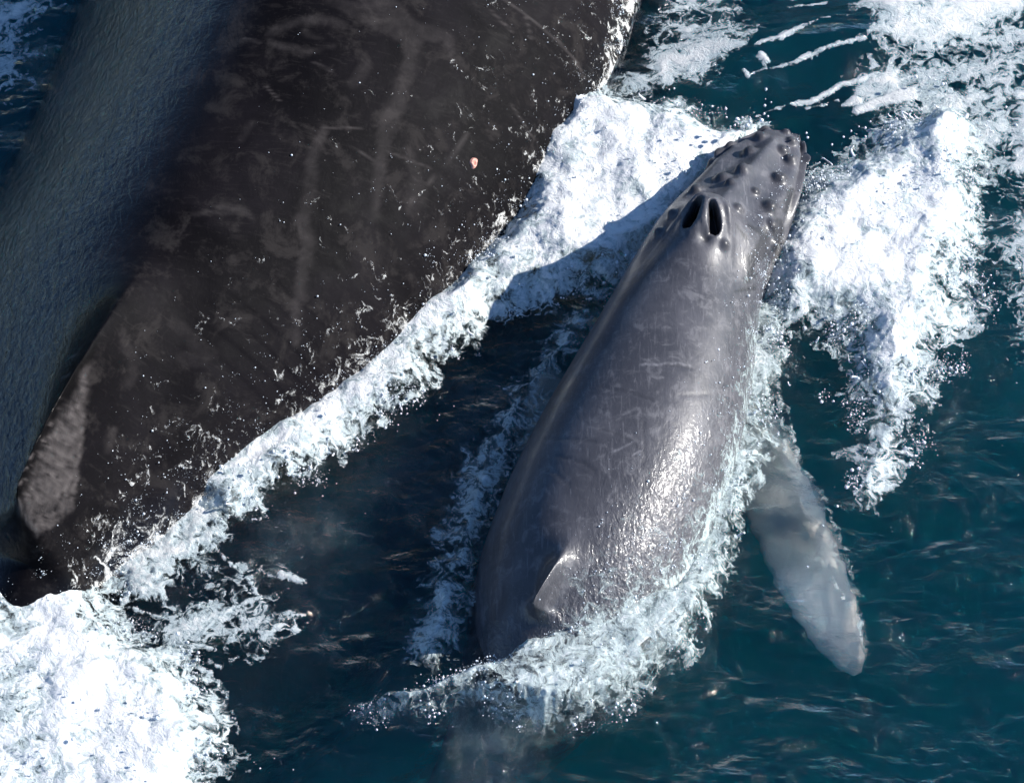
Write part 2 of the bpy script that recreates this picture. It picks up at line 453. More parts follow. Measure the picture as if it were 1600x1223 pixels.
    for L_ in ([(940, 605), (985, 612), (1020, 626)], [(936, 668), (970, 680), (1005, 705)], [(870, 712), (910, 722), (930, 735)], [(845, 730), (870, 740), (890, 760)],
               [(1005, 660), (1008, 720)], [(850, 685), (900, 686), (930, 690)], [(1060, 618), (1110, 616)], [(1040, 570), (1080, 575)]):
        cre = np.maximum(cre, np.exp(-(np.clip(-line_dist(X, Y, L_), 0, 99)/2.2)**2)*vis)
    for L_ in ([(990, 712), (1003, 703)], [(1000, 570), (1060, 567), (1080, 572)], [(960, 705), (990, 690)]):
        pale = np.maximum(pale, .4*np.exp(-(np.clip(-line_dist(X+3*fbm(X/15, Y/15, 8, 2), Y+3*fbm(X/15, Y/15, 9, 2), L_), 0, 99)/1.4)**2)*vis)
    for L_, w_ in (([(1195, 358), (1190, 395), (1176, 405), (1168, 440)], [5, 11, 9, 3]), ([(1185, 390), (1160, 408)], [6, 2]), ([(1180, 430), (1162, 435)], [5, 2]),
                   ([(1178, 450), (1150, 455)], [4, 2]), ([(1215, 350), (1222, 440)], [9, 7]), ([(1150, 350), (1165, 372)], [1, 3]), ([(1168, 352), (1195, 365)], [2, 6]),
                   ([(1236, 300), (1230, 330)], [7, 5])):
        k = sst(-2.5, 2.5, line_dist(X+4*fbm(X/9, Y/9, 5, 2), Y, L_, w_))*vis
        dark_shade = np.maximum(dark_shade, .8*k)
    P -= N2*(cre*.0022)[..., None]
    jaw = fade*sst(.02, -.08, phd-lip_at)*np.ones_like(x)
    dark_shade = np.maximum(dark_shade, .75*jaw)
    dark_shade = np.maximum(dark_shade, np.maximum(pit, np.maximum(cre*.30, knob*.55)))  # shade of pits and creases put into the colour; knobs darker too
    film = sst(560, 950, Y)*sst(-.15, .5, xr)+sst(930, 1000, Y)*.6
    film = np.clip(film+.5*sst(.55, .95, xr)*sst(300, 480, Y), 0, 1)*np.where(up, 1, 0)
    global CX, CY, CVIS, CMASK, CXR
    CXR = xr
    CX, CY, CVIS = X, Y, vis; CMASK = sst(600, 950, Y)*sst(-.1, .7, xr)+.6*sst(.6, .95, xr)*sst(330, 480, Y)+.15*sst(.2, .9, xr)
    F = grid_faces(*x.shape, wrap_v=True)
    if not flip: F = F[:, ::-1]
    # close the snout
    root = bpy.data.objects.new('whale_calf', None); col.objects.link(root)
    root.location = (float(Ds[250, 0]), float(Ds[250, 1]), 0)
    tag(root, 'grey humpback whale calf with knobbly head and open blowholes beside the bigger dark whale', 'whale')
    o = mesh_obj('body', P.reshape(-1, 3)-np.array(root.location), F, M_CALF, root, {'pale': pale.ravel(), 'dark_shade': dark_shade.ravel(), 'film': film.ravel()})
    return root, P, N2, S, hd, lt, Ds

calf, CP, CN, CS, Chd, Clt, CDs = build_calf()

def fin_mesh(name, line, widths, thick, mat, parent, lead=None, wav=0.0, attrs_fn=None, ns=70, nc=40, tilt=0.0):
    """a flipper: centre line of 3-D points, half widths, flat lens section"""
    Lp = np.array(line, float); s0 = np.concatenate([[0], np.cumsum(np.linalg.norm(np.diff(Lp, axis=0), axis=1))])
    S = np.linspace(0, s0[-1], ns)
    C = np.stack([smooth_interp(S, s0, Lp[:, k], .12) for k in range(3)], 1)
    W = np.maximum(smooth_interp(S, s0, widths, .08), .006)
    T = np.interp(S, s0, thick)
    tg = np.gradient(C, axis=0); tg /= np.linalg.norm(tg, axis=1)[:, None]
    upv = np.array([math.sin(tilt), 0, math.cos(tilt)])
    sd_ = np.cross(tg, upv); sd_ /= np.linalg.norm(sd_, axis=1)[:, None]
    nn = np.cross(sd_, tg)
    a = np.linspace(0, 2*np.pi, nc, endpoint=False)
    P = C[:, None]+sd_[:, None]*(np.cos(a)[None]*W[:, None])[..., None]+nn[:, None]*(np.sin(a)[None]*np.abs(np.sin(a))[None]**.3*T[:, None])[..., None]
    if wav:
        e = np.cos(a)[None]
        k = wav*(np.sin(S*37)[:, None]+.7*np.sin(S*61+1)[:, None]+.5*np.sin(S*97+2)[:, None])
        P += sd_[:, None]*(k*np.sign(e)*np.abs(e)**2)[..., None]
    base = np.array(parent.location)
    F = grid_faces(ns, nc, True)
    cap0 = np.stack([np.arange(nc)[:nc//2], (np.arange(nc)+1)[:nc//2], (nc-1-np.arange(nc)-0)[:nc//2], (nc-np.arange(nc))[:nc//2] % nc], 1)
    V = P.reshape(-1, 3)-base
    at = attrs_fn(P, a, S/s0[-1]) if attrs_fn else {}
    return mesh_obj(name, V, F[:, ::-1], mat, parent, at)

def flip_mat():
    t = NT('flipper_skin'); v = t.obj()
    n = t.noise(v, 7, 5, .6, .8); g = t.attr('grey')
    k = t.ramp(t.math('ADD', g, t.math('MULTIPLY', t.math('SUBTRACT', n, .5), .5)), .3, .7)
    c = t.mixc(k, (.97, .97, .88, 1), (.46, .48, .44, 1))
    p = t.n('ShaderNodeBsdfPrincipled'); t.l(c, p.inputs['Base Color']); p.inputs['Roughness'].default_value = .5
    return t.surf(p.outputs[0])
M_FLIP = flip_mat()
def grey_fn(P, a, q):
    X, Y = proj(P.reshape(-1, 3))
    g = 1-sst(0, 70, line_dist(X, Y, [(1190, 900), (1270, 1000), (1290, 1060)])+70) if False else None
    # grey upper surface, white leading edge and tip
    e = np.cos(a)[None]
    g = (1-sst(.45, .85, q))[:, None]*(1-sst(.2, .8, -e*FLIPSIDE))
    return {'grey': g.ravel()}
FLIPSIDE = 1
def upx(*pts): return [tuple(unproj(p[0], p[1], p[2])) for p in pts]
fin_mesh('pectoral_fin', upx((1130, 640, -.16), (1190, 720, -.18), (1225, 800, -.20), (1262, 890, -.22), (1298, 970, -.25), (1322, 1020, -.28), (1340, 1052, -.31)),
         [.16, .165, .18, .18, .145, .10, .025], [.06, .06, .05, .045, .035, .03, .01], M_FLIP, calf, wav=.006, attrs_fn=grey_fn)
FLIPSIDE = -1
fin_mesh('pectoral_fin', upx((880, 600, -.40), (790, 740, -.55), (720, 840, -.62), (640, 920, -.68), (570, 975, -.74), (530, 1005, -.80)),
         [.13, .16, .17, .15, .11, .03], [.06, .06, .05, .045, .035, .01], M_FLIP, calf, wav=.006, attrs_fn=grey_fn)
# flukes: two blades from the end of the tail
tp = CDs[-1]
fl = []
def fluke():
    hx = Chd[-1]; lx = Clt[-1]
    u = np.linspace(-1, 1, 61); w = np.linspace(0, 1, 22)
    V = []
    for q in u:
        a = abs(q)
        lead = .10-.42*a**1.3; trail = -.26-.22*a+.30*a**3+.07*(1-min(1, a/.12))+.012*math.sin(a*30)
        trail = min(trail, lead-.01)
        for k in w:
            f = lead*(1-k)+trail*k
            th = .035*(1-a*.85)*math.sqrt(max(0, 1-(2*k-1)**2))
            V.append((tp+lx*q*.62+hx*f+np.array([0, 0, th-.07*a*a]), tp+lx*q*.62+hx*f+np.array([0, 0, -th-.07*a*a])))
    V = np.array(V); top, bot = V[:, 0], V[:, 1]
    F = grid_faces(61, 22)
    n = len(top)
    return np.concatenate([top, bot]), np.concatenate([F, F[:, ::-1]+n])
V, F = fluke()
mesh_obj('tail_fluke', V-np.array(calf.location), F, M_CALF, calf, {'pale': np.zeros(len(V)), 'dark_shade': np.zeros(len(V)), 'film': np.zeros(len(V))})
# dark lining inside each blowhole
for (px, py, px2, py2) in ((1088, 321, 1078, 342), (1114, 326, 1117, 350)):
    a, _ = pick(CP, CN, px, py); b, _ = pick(CP, CN, px2, py2)
    c = (a+b)/2; ax = b-a; l = np.linalg.norm(ax)/2+.008; ax /= np.linalg.norm(ax)
    yv = np.cross([0, 0, 1.], ax); yv /= np.linalg.norm(yv)
    u, w = np.meshgrid(np.linspace(0, 2*np.pi, 24, endpoint=False), np.linspace(0, 1, 8))
    Pq = c+ax*((1-w)*np.cos(u)*l)[..., None]+yv*((1-w)*np.sin(u)*.016)[..., None]
    Pq[..., 2] += -.004-.02*w
    mesh_obj('blowhole_lining', (Pq-np.array(calf.location)).reshape(-1, 3), grid_faces(8, 24, True), M_PIT, calf)

# ---------------------------------------------------------------- the mother
#            px    py    ztop  ratio
def build_mother():
    #         px     py    ztop  Ht    Hb    W(half width)
    A = np.array([(820, -1330, -.5, .03, .05, .05, 2.1),
                  (800, -1260, -.1, .35, .5, .7, 2.1),
                  (760, -1120, .25, .7, .8, 1.15, 2.1),
                  (690, -850, .65, 1.0, 1.1, 1.45, 2.1),
                  (590, -480, .85, 1.25, 1.3, 1.70, 2.1),
                  (480, -140, .92, 1.45, 1.4, 1.68, 2.05),
                  (420, 20, .92, 1.50, 1.4, 1.58, 2.0),
                  (330, 220, .86, 1.50, 1.35, 1.36, 1.9),
                  (225, 420, .74, 1.42, 1.2, 1.12, 1.75),
                  (150, 615, .58, 1.28, 1.0, .78, 1.6),
                  (85, 785, .40, 1.05, .85, .58, 1.6),
                  (0, 980, .10, .80, .65, .46, 1.7),
                  (-150, 1200, -.30, .5, .5, .40, 2),
                  (-300, 1500, -.75, .3, .35, .24, 2),
                  (-420, 1740, -.95, .10, .12, .14, 2)], float)
    D = unproj(A[:, 0], A[:, 1], A[:, 2])
    s0 = np.concatenate([[0], np.cumsum(np.linalg.norm(np.diff(D, axis=0), axis=1))]); L = s0[-1]
    i0, i1 = s0[5]-.4, s0[11]+.5
    S = np.unique(np.concatenate([np.linspace(0, i0, 60), np.linspace(i0, i1, 430), np.linspace(i1, L, 50)]))
    w = np.clip(S*.6, .01, .6)
    f = lambda c: smooth_interp(S, s0, c, w)
    Ds = np.stack([f(D[:, k]) for k in range(3)], 1)
    W, Ht, Hb = [np.maximum(f(A[:, k]), .01) for k in (5, 3, 4)]
    hd, lt = headings(Ds[::-1]); hd, lt = hd[::-1], lt[::-1]
    P, ph, x = loft(Ds, W, Ht, Hb, f(A[:, 6]), lt, 420, 1.0, f(np.minimum(A[:, 6], 1.65)))
    P -= lt[:, None]*(np.minimum(x, 0)*smooth_interp(S, s0, [.1, .1, .15, .2, .2, .18, .12, -.02, -.30, -.62, -.75, -.6, -.2, 0, 0], .4)[:, None])[..., None]
    # the flank swells out below the waterline
    shelf = np.interp(S, [s0[5], s0[7], s0[8], s0[10], s0[12], s0[13]], [.1, .35, .75, .85, .5, 0])[:, None]
    P += lt[:, None]*((x > 0)*shelf*sst(.0, .45, -P[..., 2])*(1-sst(.8, 1.6, -P[..., 2])))[..., None]
    s = S[:, None]; up = np.sin(ph)[None] > 0
    # low dorsal hump, swept back
    s1, s2 = s0[8]-.20, s0[10]+.18
    hp = sst(s1, s2-.25, s)**.8*(1-sst(s2-.12, s2+.16, s))
    rag = 1+.05*fbm(s*9+0*x, x*2, 88, 3)
    fin = .42*hp*rag*np.exp(-(np.abs(x)/(.048+.13*(1-hp)))**1.3)*up
    P[..., 2] += fin
    P -= hd[:, None]*(fin*.35)[..., None]
    P -= lt[:, None]*(fin*.12)[..., None]
    # hollow between the fin and the flank
    P[..., 2] -= .10*hp*np.exp(-((x-.27)/.13)**2)*up
    # soft folds and unevenness of the flank
    q = .012*fbm(s*1.3+0*x, x*1.1, 77, 3)+.004*fbm(s*6+0*x, x*5, 78, 2)
    P[..., 2] += q*up
    N = normals(P)
    if N[len(S)//2, 210, 2] < 0: N = -N; flip = True
    else: flip = False
    X, Y = proj(P.reshape(-1, 3)); X = X.reshape(x.shape); Y = Y.reshape(x.shape)
    vis = (((cam_pos-P)*N).sum(2) > 0)
    pale = np.zeros(x.shape)
    Xw = X+10*fbm(X/40, Y/40, 31, 3); Yw = Y+10*fbm(X/40, Y/40, 35, 3)
    # pale runs and blotches of old skin
    for L_, w_, k_ in (([(505, 200), (490, 240), (485, 300), (475, 345), (480, 400), (468, 450), (462, 540)], [5, 9, 11, 13, 9, 8, 4], .55),
                       ([(585, 0), (640, 50), (645, 90), (625, 150), (600, 210), (590, 290), (585, 340)], [24, 22, 10, 13, 11, 8, 4], .50),
                       ([(520, 0), (590, 30), (690, 55)], [10, 14, 8], .40), ([(700, 60), (702, 95)], [6, 2], .5),
                       ([(420, 55), (450, 38), (500, 30), (535, 40)], [6, 5, 5, 4], .45), ([(425, 65), (470, 85), (520, 70)], [4, 6, 3], .45),
                       ([(480, 50), (495, 55)], [6, 4], .45), ([(340, 320), (375, 330), (390, 340)], [3, 4, 3], .5), ([(362, 330), (300, 335)], [3, 2], .4),
                       ([(555, 130), (570, 100)], [8, 6], .35), ([(290, 560), (320, 555), (270, 500)], [12, 16, 7], .28), ([(190, 520), (210, 560), (200, 600)], [8, 9, 6], .3),
                       ([(175, 670), (165, 705)], [5, 3], .45), ([(640, 240), (655, 300), (640, 330)], [10, 12, 5], .30), ([(380, 215), (395, 190)], [3, 3], .4)):
        k = sst(-5, 4, line_dist(Xw, Yw, L_, w_))*vis*k_*.62
        pale = np.maximum(pale, k*(.7+.5*fbm(X/14, Y/14, 40, 3)))
    for L_ in ([(732, 208), (690, 265), (628, 330)], [(790, 0), (850, 45), (900, 95), (910, 115)], [(765, 15), (800, 50)], [(870, 60), (895, 90), (915, 125)],
               [(600, 235), (660, 258), (675, 263)], [(505, 200), (565, 200)], [(490, 98), (520, 112)], [(415, 135), (437, 158)], [(380, 60), (405, 66)],
               [(560, 235), (600, 260)], [(800, 165), (835, 220)], [(820, 20), (830, 60)]):
        pale = np.maximum(pale, .42*np.exp(-(np.clip(-line_dist(X, Y, L_), 0, 99)/1.5)**2)*vis)
    # rough greyish skin of the fin
    fs = sst(-4, 5, poly_sdf(Xw, Yw, [(140, 570), (128, 690), (118, 790), (60, 840), (25, 800), (60, 700)]))*vis
    pale = np.maximum(pale, fs*np.clip(.62+1.1*fbm(X/5, Y/16, 50, 4), 0, 1))
    band = sst(-4, 4, poly_sdf(Xw, Yw, [(160, 520), (125, 600), (80, 695), (45, 780), (22, 835), (10, 800), (55, 680), (105, 575)]))*vis
    # white nicks along the worn edge of the fin
    for (nx_, ny_, dx_, dy_, w_) in ((105, 558, 18, -4, 3), (98, 590, 14, -3, 4), (85, 620, 14, 4, 2), (88, 640, 16, -8, 2), (72, 665, 12, -8, 4), (68, 690, 12, -6, 4), (45, 715, 12, -10, 5), (38, 735, 10, -12, 4), (30, 760, 10, -12, 5), (60, 720, 8, -8, 3), (27, 785, 8, -6, 4)):
        pale = np.maximum(pale, 1.0*sst(-1.5, 2, line_dist(Xw, Yw, [(nx_, ny_), (nx_+dx_, ny_+dy_)], [w_*.6, w_*.3]))*vis)
    film = np.clip(1-sst(-.32, .04, x/np.maximum(W[:, None], .1)), 0, 1)
    wl = [(1050, 0), (950, 130), (880, 230), (760, 380), (600, 490), (400, 620), (250, 740), (100, 840)]
    film = np.maximum(film, .45*(1-sst(.02, .25, P[..., 2]))*(x > 0))*up
    film = np.maximum(film, .25*fs)
    F = grid_faces(*x.shape, wrap_v=True)
    if not flip: F = F[:, ::-1]
    root = bpy.data.objects.new('humpback_whale', None); col.objects.link(root)
    c = Ds[300]; root.location = (float(c[0]), float(c[1]), 0)
    tag(root, 'huge dark humpback whale with scarred back and low dorsal fin, swimming beside its calf', 'whale')
    mesh_obj('body', P.reshape(-1, 3)-np.array(root.location), F, M_MOTHER, root, {'pale': np.clip(pale, 0, 1).ravel(), 'dark_shade': (.8*band*(1-pale)).ravel(), 'film': film.ravel()})
    global MXR
    MXR = x/np.maximum(W[:, None], .1)
    # pink barnacle on the flank
    c, nn = pick(P, N, 737, 255)
    u, v = np.meshgrid(np.linspace(0, 2*np.pi, 20, endpoint=False), np.linspace(0, 1, 7))
    rr = [1.25, 1.1, .9, .7, .45, .3, .02]; hh = [-.01, .004, .012, .014, .010, .006, .004]
    t1 = np.cross(nn, [0, 1, 0]); t1 /= np.linalg.norm(t1); t2 = np.cross(nn, t1)
    r_ = np.array(rr)[:, None]*(1+.10*np.cos(3*u)+.06*np.sin(5*u))
    B = c+t1*(np.cos(u)*r_*.019)[..., None]+t2*(np.sin(u)*r_*.026)[..., None]+nn*(np.array(hh)[:, None]+0*u)[..., None]
    b = mesh_obj('barnacle', (B-np.array(root.location)).reshape(-1, 3), grid_faces(7, 20, True), M_BARN, root)
    b['label'] = 'small pink barnacle on the dark flank'
    return root, P, N, X, Y, vis
mother, MP, MN, MX, MY, Mvis = build_mother()

# ---------------------------------------------------------------- the sea
def sea_z(x, y):
    """swell and chop"""
    c, s = math.cos(R(18)), math.sin(R(18))
    u = x*c+y*s; v = -x*s+y*c
    z = .030*fbm(u*.5, v*1.1, 3, 2)+.020*fbm(u*1.2, v*2.6, 6, 3)+.006*fbm(u*5, v*8, 9, 2)
    # swell rising towards the upper right
    cx, cy_ = unproj(np.array(1310.), np.array(130.))[:2]
    z += .10*np.exp(-(((v-(-cx*s+cy_*c))-.28)/.22)**2)*np.exp(-((u-(cx*c+cy_*s))/.9)**2)
    # smooth mound of water rolling off the calf's tail
    cx, cy_ = unproj(np.array(700.), np.array(1130.))[:2]
    z += .05*np.exp(-(((x-cx)/.5)**2+((y-cy_)/.22)**2))
    return z
XR = (-3.4, 3.4); YR = (-3.5, 3.7)
def axis(r, step, far):
    a = np.arange(r[0], r[1]+step*.5, step)
    o = far*np.linspace(0, 1, 14)[1:]**3
    return np.concatenate([(r[0]-o)[::-1], a, r[1]+o])
gx = axis(XR, .018, 400); gy = axis(YR, .018, 400)
GX, GY = np.meshgrid(gx, gy, indexing='ij')
fadeo = sst(0, 1, 1-np.clip(np.maximum(np.abs(GX)-3.4, np.abs(GY)-3.7)/3, 0, 1))
GZ = sea_z(GX, GY)*fadeo
V = np.stack([GX, GY, GZ], -1).reshape(-1, 3); F = grid_faces(*GX.shape)
nx, ny = GX.shape; nb = len(V)
ring = np.concatenate([np.arange(nx)*ny, (nx-1)*ny+np.arange(1, ny), np.arange(nx-2, -1, -1)*ny+ny-1, np.arange(ny-2, 0, -1)])
low = V[ring].copy(); low[:, 2] = -30
m = len(ring); k = np.arange(m)
side = np.stack([ring[k], ring[(k+1) % m], nb+(k+1) % m, nb+k], 1)
Fw = np.concatenate([F[:, ::-1], side[:, ::-1]])
# bottom closed with quads between opposite points of the ring grid (coarse)
corner = np.array([[-403.4, -403.5, -30], [403.4, -403.5, -30], [403.4, 403.7, -30], [-403.4, 403.7, -30]])
c4 = [int(np.argmin(np.abs(low[:, :2]-c[:2]).sum(1))) for c in corner]
Fw = np.concatenate([Fw, np.array([[nb+c4[3], nb+c4[2], nb+c4[1], nb+c4[0]]])])
sea = mesh_obj('sea_water', np.concatenate([V, low]), Fw, M_WATER)
tag(sea, kind='structure')

# ---------------------------------------------------------------- foam
ST = .0075
fx = np.arange(XR[0]+.1, XR[1]-.1, ST); fy = np.arange(YR[0]+.1, YR[1]-.1, ST)
FX, FY = np.meshgrid(fx, fy, indexing='ij')
SZ = sea_z(FX, FY)
# warp makes every drawn outline ragged
wx = .065*fbm(FX*3.5, FY*3.5, 101, 6, .66); wy = .065*fbm(FX*3.5, FY*3.5, 111, 6, .66)
AX, AY = FX+wx, FY+wy
lump = fbm(FX*3.2, FY*3.2, 121, 6, .62)
rid = fbm(FX*5+wx*8, FY*5+wy*8, 131, 5, .6, True)
fine = fbm(FX*16, FY*16, 141, 4, .65)
lh = fbm(FX*2.3+wx*3, FY*2.3+wy*3, 161, 3, .5); fh = fbm(FX*9+wx*9, FY*9+wy*9, 171, 4, .6)
c30, s30 = math.cos(R(22)), math.sin(R(22))
SU = FX*c30+FY*s30; SV = -FX*s30+FY*c30
lace = fbm(SU*1.5+wx*6, SV*4.6+wy*6, 151, 5, .58)

def foam_obj(label, mat, dens, height, name='sea_foam', thr=.12, cat='foam', group=None):
    keep = dens > thr
    Z = SZ+.004+height
    q = keep[:-1, :-1] & keep[1:, :-1] & keep[1:, 1:] & keep[:-1, 1:]
    ii, jj = np.nonzero(q)
    ny_ = FX.shape[1]; a = ii*ny_+jj
    F = np.stack([a, a+ny_, a+ny_+1, a+1], 1)
    used = np.unique(F); remap = np.full(FX.size, -1, np.int64); remap[used] = np.arange(len(used))
    V = np.stack([FX.ravel()[used], FY.ravel()[used], Z.ravel()[used]], 1)
    o = mesh_obj(name, V, remap[F], mat, None, {'foam': dens.ravel()[used]})
    tag(o, label, cat, group, 'stuff')
    return Z
def region(pts, z, soft):
    return np.clip(poly_sdf(AX, AY, wpoly(pts, z))/soft, -1.5, 1)

# A: the breaking ridge between mother and calf
PA = [(800, 310), (825, 215), (885, 130), (1010, 150), (1080, 160), (1130, 195), (1175, 188), (1180, 225), (1150, 260), (1110, 310), (1050, 380), (975, 430), (900, 440),
      (830, 450), (770, 470), (730, 510), (690, 560), (665, 610), (610, 640), (550, 680), (505, 725), (440, 760), (395, 790), (350, 815), (315, 790), (290, 770), (270, 720), (300, 680),
      (390, 645), (440, 610), (470, 590), (530, 555), (545, 505), (615, 465), (680, 435), (720, 395), (760, 365), (790, 330)]
rA = region(PA, .10, .19)
pxl, pyl = proj(np.stack([FX, FY, FX*0+.1], -1).reshape(-1, 3)); pxl = pxl.reshape(FX.shape); pyl = pyl.reshape(FX.shape)
up_part = sst(520, 900, pxl)
dA = rA*.75+.10+.22*up_part+.60*lump+.22*rid+.12*fine
hA = sst(-.3, 1.0, rA)*(.10+.06*up_part)*(1+.45*lh)+.010*fh*np.clip(rA+.4, 0, 1)+.012
ZA = foam_obj('white breaking ridge of foam between the big whale and the calf', M_FOAM, dA, np.maximum(hA, 0))
# B: bow splash on the other side of the calf's head
PB = [(1190, 360), (1215, 310), (1255, 282), (1300, 255), (1345, 225), (1400, 180), (1460, 145), (1525, 160), (1535, 230), (1535, 300), (1525, 380), (1505, 430), (1490, 490), (1455, 540), (1465, 590), (1470, 625), (1430, 660),
      (1400, 710), (1375, 765), (1345, 770), (1328, 720), (1345, 640), (1320, 590), (1335, 530), (1320, 495), (1270, 490), (1225, 500), (1175, 470), (1180, 400)]
rB = region(PB, .12, .24)
lowB = sst(480, 640, pyl)
dB = rB*.75+.30-.20*lowB+.70*lump+.26*rid+.12*fine
hB = sst(-.3, 1.0, rB)*(.14-.08*lowB)*(1+.45*lh)+.011*fh*np.clip(rB+.4, 0, 1)+.012
ZB = foam_obj('thick white bow splash thrown up beside the jaw of the calf', M_FOAM, dB, np.maximum(hB, 0))
# C: foam boiling behind the mother's fin
PC = [(-250, 850), (0, 845), (60, 830), (110, 845), (150, 880), (175, 940), (215, 990), (260, 1005), (300, 1050), (325, 1100), (350, 1120), (345, 1170), (310, 1210), (290, 1300), (200, 1450), (-250, 1450)]
rC = region(PC, .08, .26)
leftC = 1-sst(-20, 120, pxl-.25*(pyl-950))
dC = rC*.8+.32-.34*leftC+.62*lump+.22*rid+.12*fine
hC = sst(-.3, 1.0, rC)*.13*(1+.40*lh)+.010*fh*np.clip(rC+.4, 0, 1)+.012
ZC = foam_obj('mass of bright white foam boiling behind the dorsal fin of the big whale', M_FOAM, dC, np.maximum(hC, 0))
# D: wash over the calf's tail and along its sunny flank
PD = [(1170, 460), (1232, 480), (1230, 560), (1205, 620), (1200, 700), (1172, 770), (1150, 830), (1135, 900), (1110, 970), (1070, 1030), (1000, 1085), (930, 1120), (850, 1140), (800, 1120), (740, 1105),
      (680, 1120), (640, 1130), (600, 1115), (550, 1118), (600, 1095), (660, 1085), (720, 1055), (770, 1040), (840, 1005), (900, 960), (960, 930), (1030, 925), (1070, 880), (1085, 800), (1110, 730), (1130, 640), (1150, 560)]
rD = region(PD, .05, .09)
dD = rD*.5+.17-.02*sst(900, 1000, pyl)+.40*lump+.25*rid+.12*fine
hD = np.clip(rD+.3, 0, 1)*.075*(1+.5*lh)+.010*fh*np.clip(rD+.4, 0, 1)+.008
# lift the wash over the tail
from_tail = sst(880, 960, pyl)
ZD = foam_obj('thin glittering wash of foam over the tail and sunny flank of the calf', M_THIN, dD, np.maximum(hD+.10*np.clip(rD, 0, 1)*from_tail, 0))
# E: thin broken wash along the calf's shaded flank
PE = [(1015, 380), (985, 440), (945, 480), (900, 560), (860, 600), (830, 660), (800, 700), (780, 780), (745, 880), (720, 1000), (690, 1050), (640, 1030), (650, 940), (690, 850), (720, 780), (740, 700), (780, 650), (800, 600), (850, 550), (900, 480), (960, 430)]
rE = region(PE, .03, .12)
dE = rE*.45+.14+.38*lump+.35*rid+.12*fine
ZE = foam_obj('thin bluish wash of bubbles along the shaded flank of the calf', M_THIN, dE, np.maximum(np.clip(rE, 0, 1)*.05*(1+.8*rid)+.01, 0))
# clouds of fine bubbles just under the surface
M_BUB = bubble_mat()
def bubbles(label, dens, z):
    keep = dens > .03
    q = keep[:-1:2, :-1:2]
    n0, n1_ = q.shape
    sub = (slice(None, None, 2), slice(None, None, 2))
    X_, Y_, D_ = FX[sub], FY[sub], dens[sub]; K = keep[sub]
    q = K[:-1, :-1] & K[1:, :-1] & K[1:, 1:] & K[:-1, 1:]
    ii, jj = np.nonzero(q); ny_ = X_.shape[1]; a = ii*ny_+jj
    F = np.stack([a, a+ny_, a+ny_+1, a+1], 1); used = np.unique(F)
    rm = np.full(X_.size, -1, np.int64); rm[used] = np.arange(len(used))
    Z_ = SZ[sub]-z-.03*fh[sub]
    o = mesh_obj('bubble_cloud', np.stack([X_.ravel()[used], Y_.ravel()[used], Z_.ravel()[used]], 1), rm[F], M_BUB, None, {'foam': D_.ravel()[used]})
    tag(o, label, 'bubbles', None, 'stuff')
def halo(pts, soft, k): return np.clip((poly_sdf(AX, AY, wpoly(pts, 0))+soft)/(2*soft), 0, 1)*k+.25*lump*np.clip((poly_sdf(AX, AY, wpoly(pts, 0))+soft)/soft, 0, 1)
bubbles('pale bubble cloud under the breaking foam ridge between the whales', halo(PA, .16, .6), .05)
bubbles('pale bubble cloud under the bow splash beside the jaw of the calf', halo(PB, .16, .6), .05)
bubbles('pale green bubble cloud round the tail and sunny flank of the calf', halo(PD, .17, .75), .05)
bubbles('pale sunlit bubble plume trailing below the tail of the calf', halo([(690, 1100), (870, 1090), (850, 1180), (830, 1330), (740, 1330), (720, 1190)], .2, .6), .08)
bubbles('thin milky streaks over the right flipper of the calf', halo([(1200, 660), (1250, 700), (1300, 800), (1350, 900), (1375, 1000), (1330, 1040), (1310, 930), (1260, 800), (1190, 720)], .08, .18), .03)
bubbles('added murk of bubbles standing in for the mottled underwater flank of the big whale', halo([(300, 760), (480, 700), (680, 620), (860, 460), (900, 480), (800, 640), (600, 800), (450, 950), (300, 900)], .2, .36), .14)  # added bubbles, imitating the look of the submerged flank
bubbles('faint bubble cloud along the shaded flank of the calf', halo(PE, .14, .45), .05)
def skin_foam(label, P, N, dens, mat=None):
    keep = dens > .04
    nu, nv = dens.shape
    F = grid_faces(nu, nv, True); kf = keep.ravel()[F].all(1); F = F[kf]
    used = np.unique(F); rm = np.full(dens.size, -1, np.int64); rm[used] = np.arange(len(used))
    V = (P+N*.004).reshape(-1, 3)[used]
    o = mesh_obj('sea_foam', V, rm[F], mat or M_THIN, None, {'foam': dens.ravel()[used]})
    tag(o, label, 'foam', None, 'stuff')
dc = CMASK*CVIS*(CP[..., 2] > -.08)
dc = dc*(.10+.42*sst(840, 1010, CY)+.45*sst(.80, 1.0, CXR)*sst(460, 600, CY)+.16*fbm(CX/40, CY/40, 211, 3))
skin_foam('thin torn film of water and foam running over the lower back of the calf', CP, CN, dc)
dm = np.clip(MP[..., 2]-.05, 0, 9)*300
dm = (.40*np.exp(-dm/22)+.16*np.exp(-dm/70)+.34*fbm(MX/50, MY/40, 221, 4, .6)*np.exp(-dm/70)+.03)*Mvis*(MP[..., 2] > -.05)*(MX > -40)*(MX < 1120)*(MY > -60)*(MY < 920)*sst(.1, .3, MXR)
skin_foam('torn flecks of foam washing up the dark flank of the big whale', MP, MN, dm, M_FLECK)
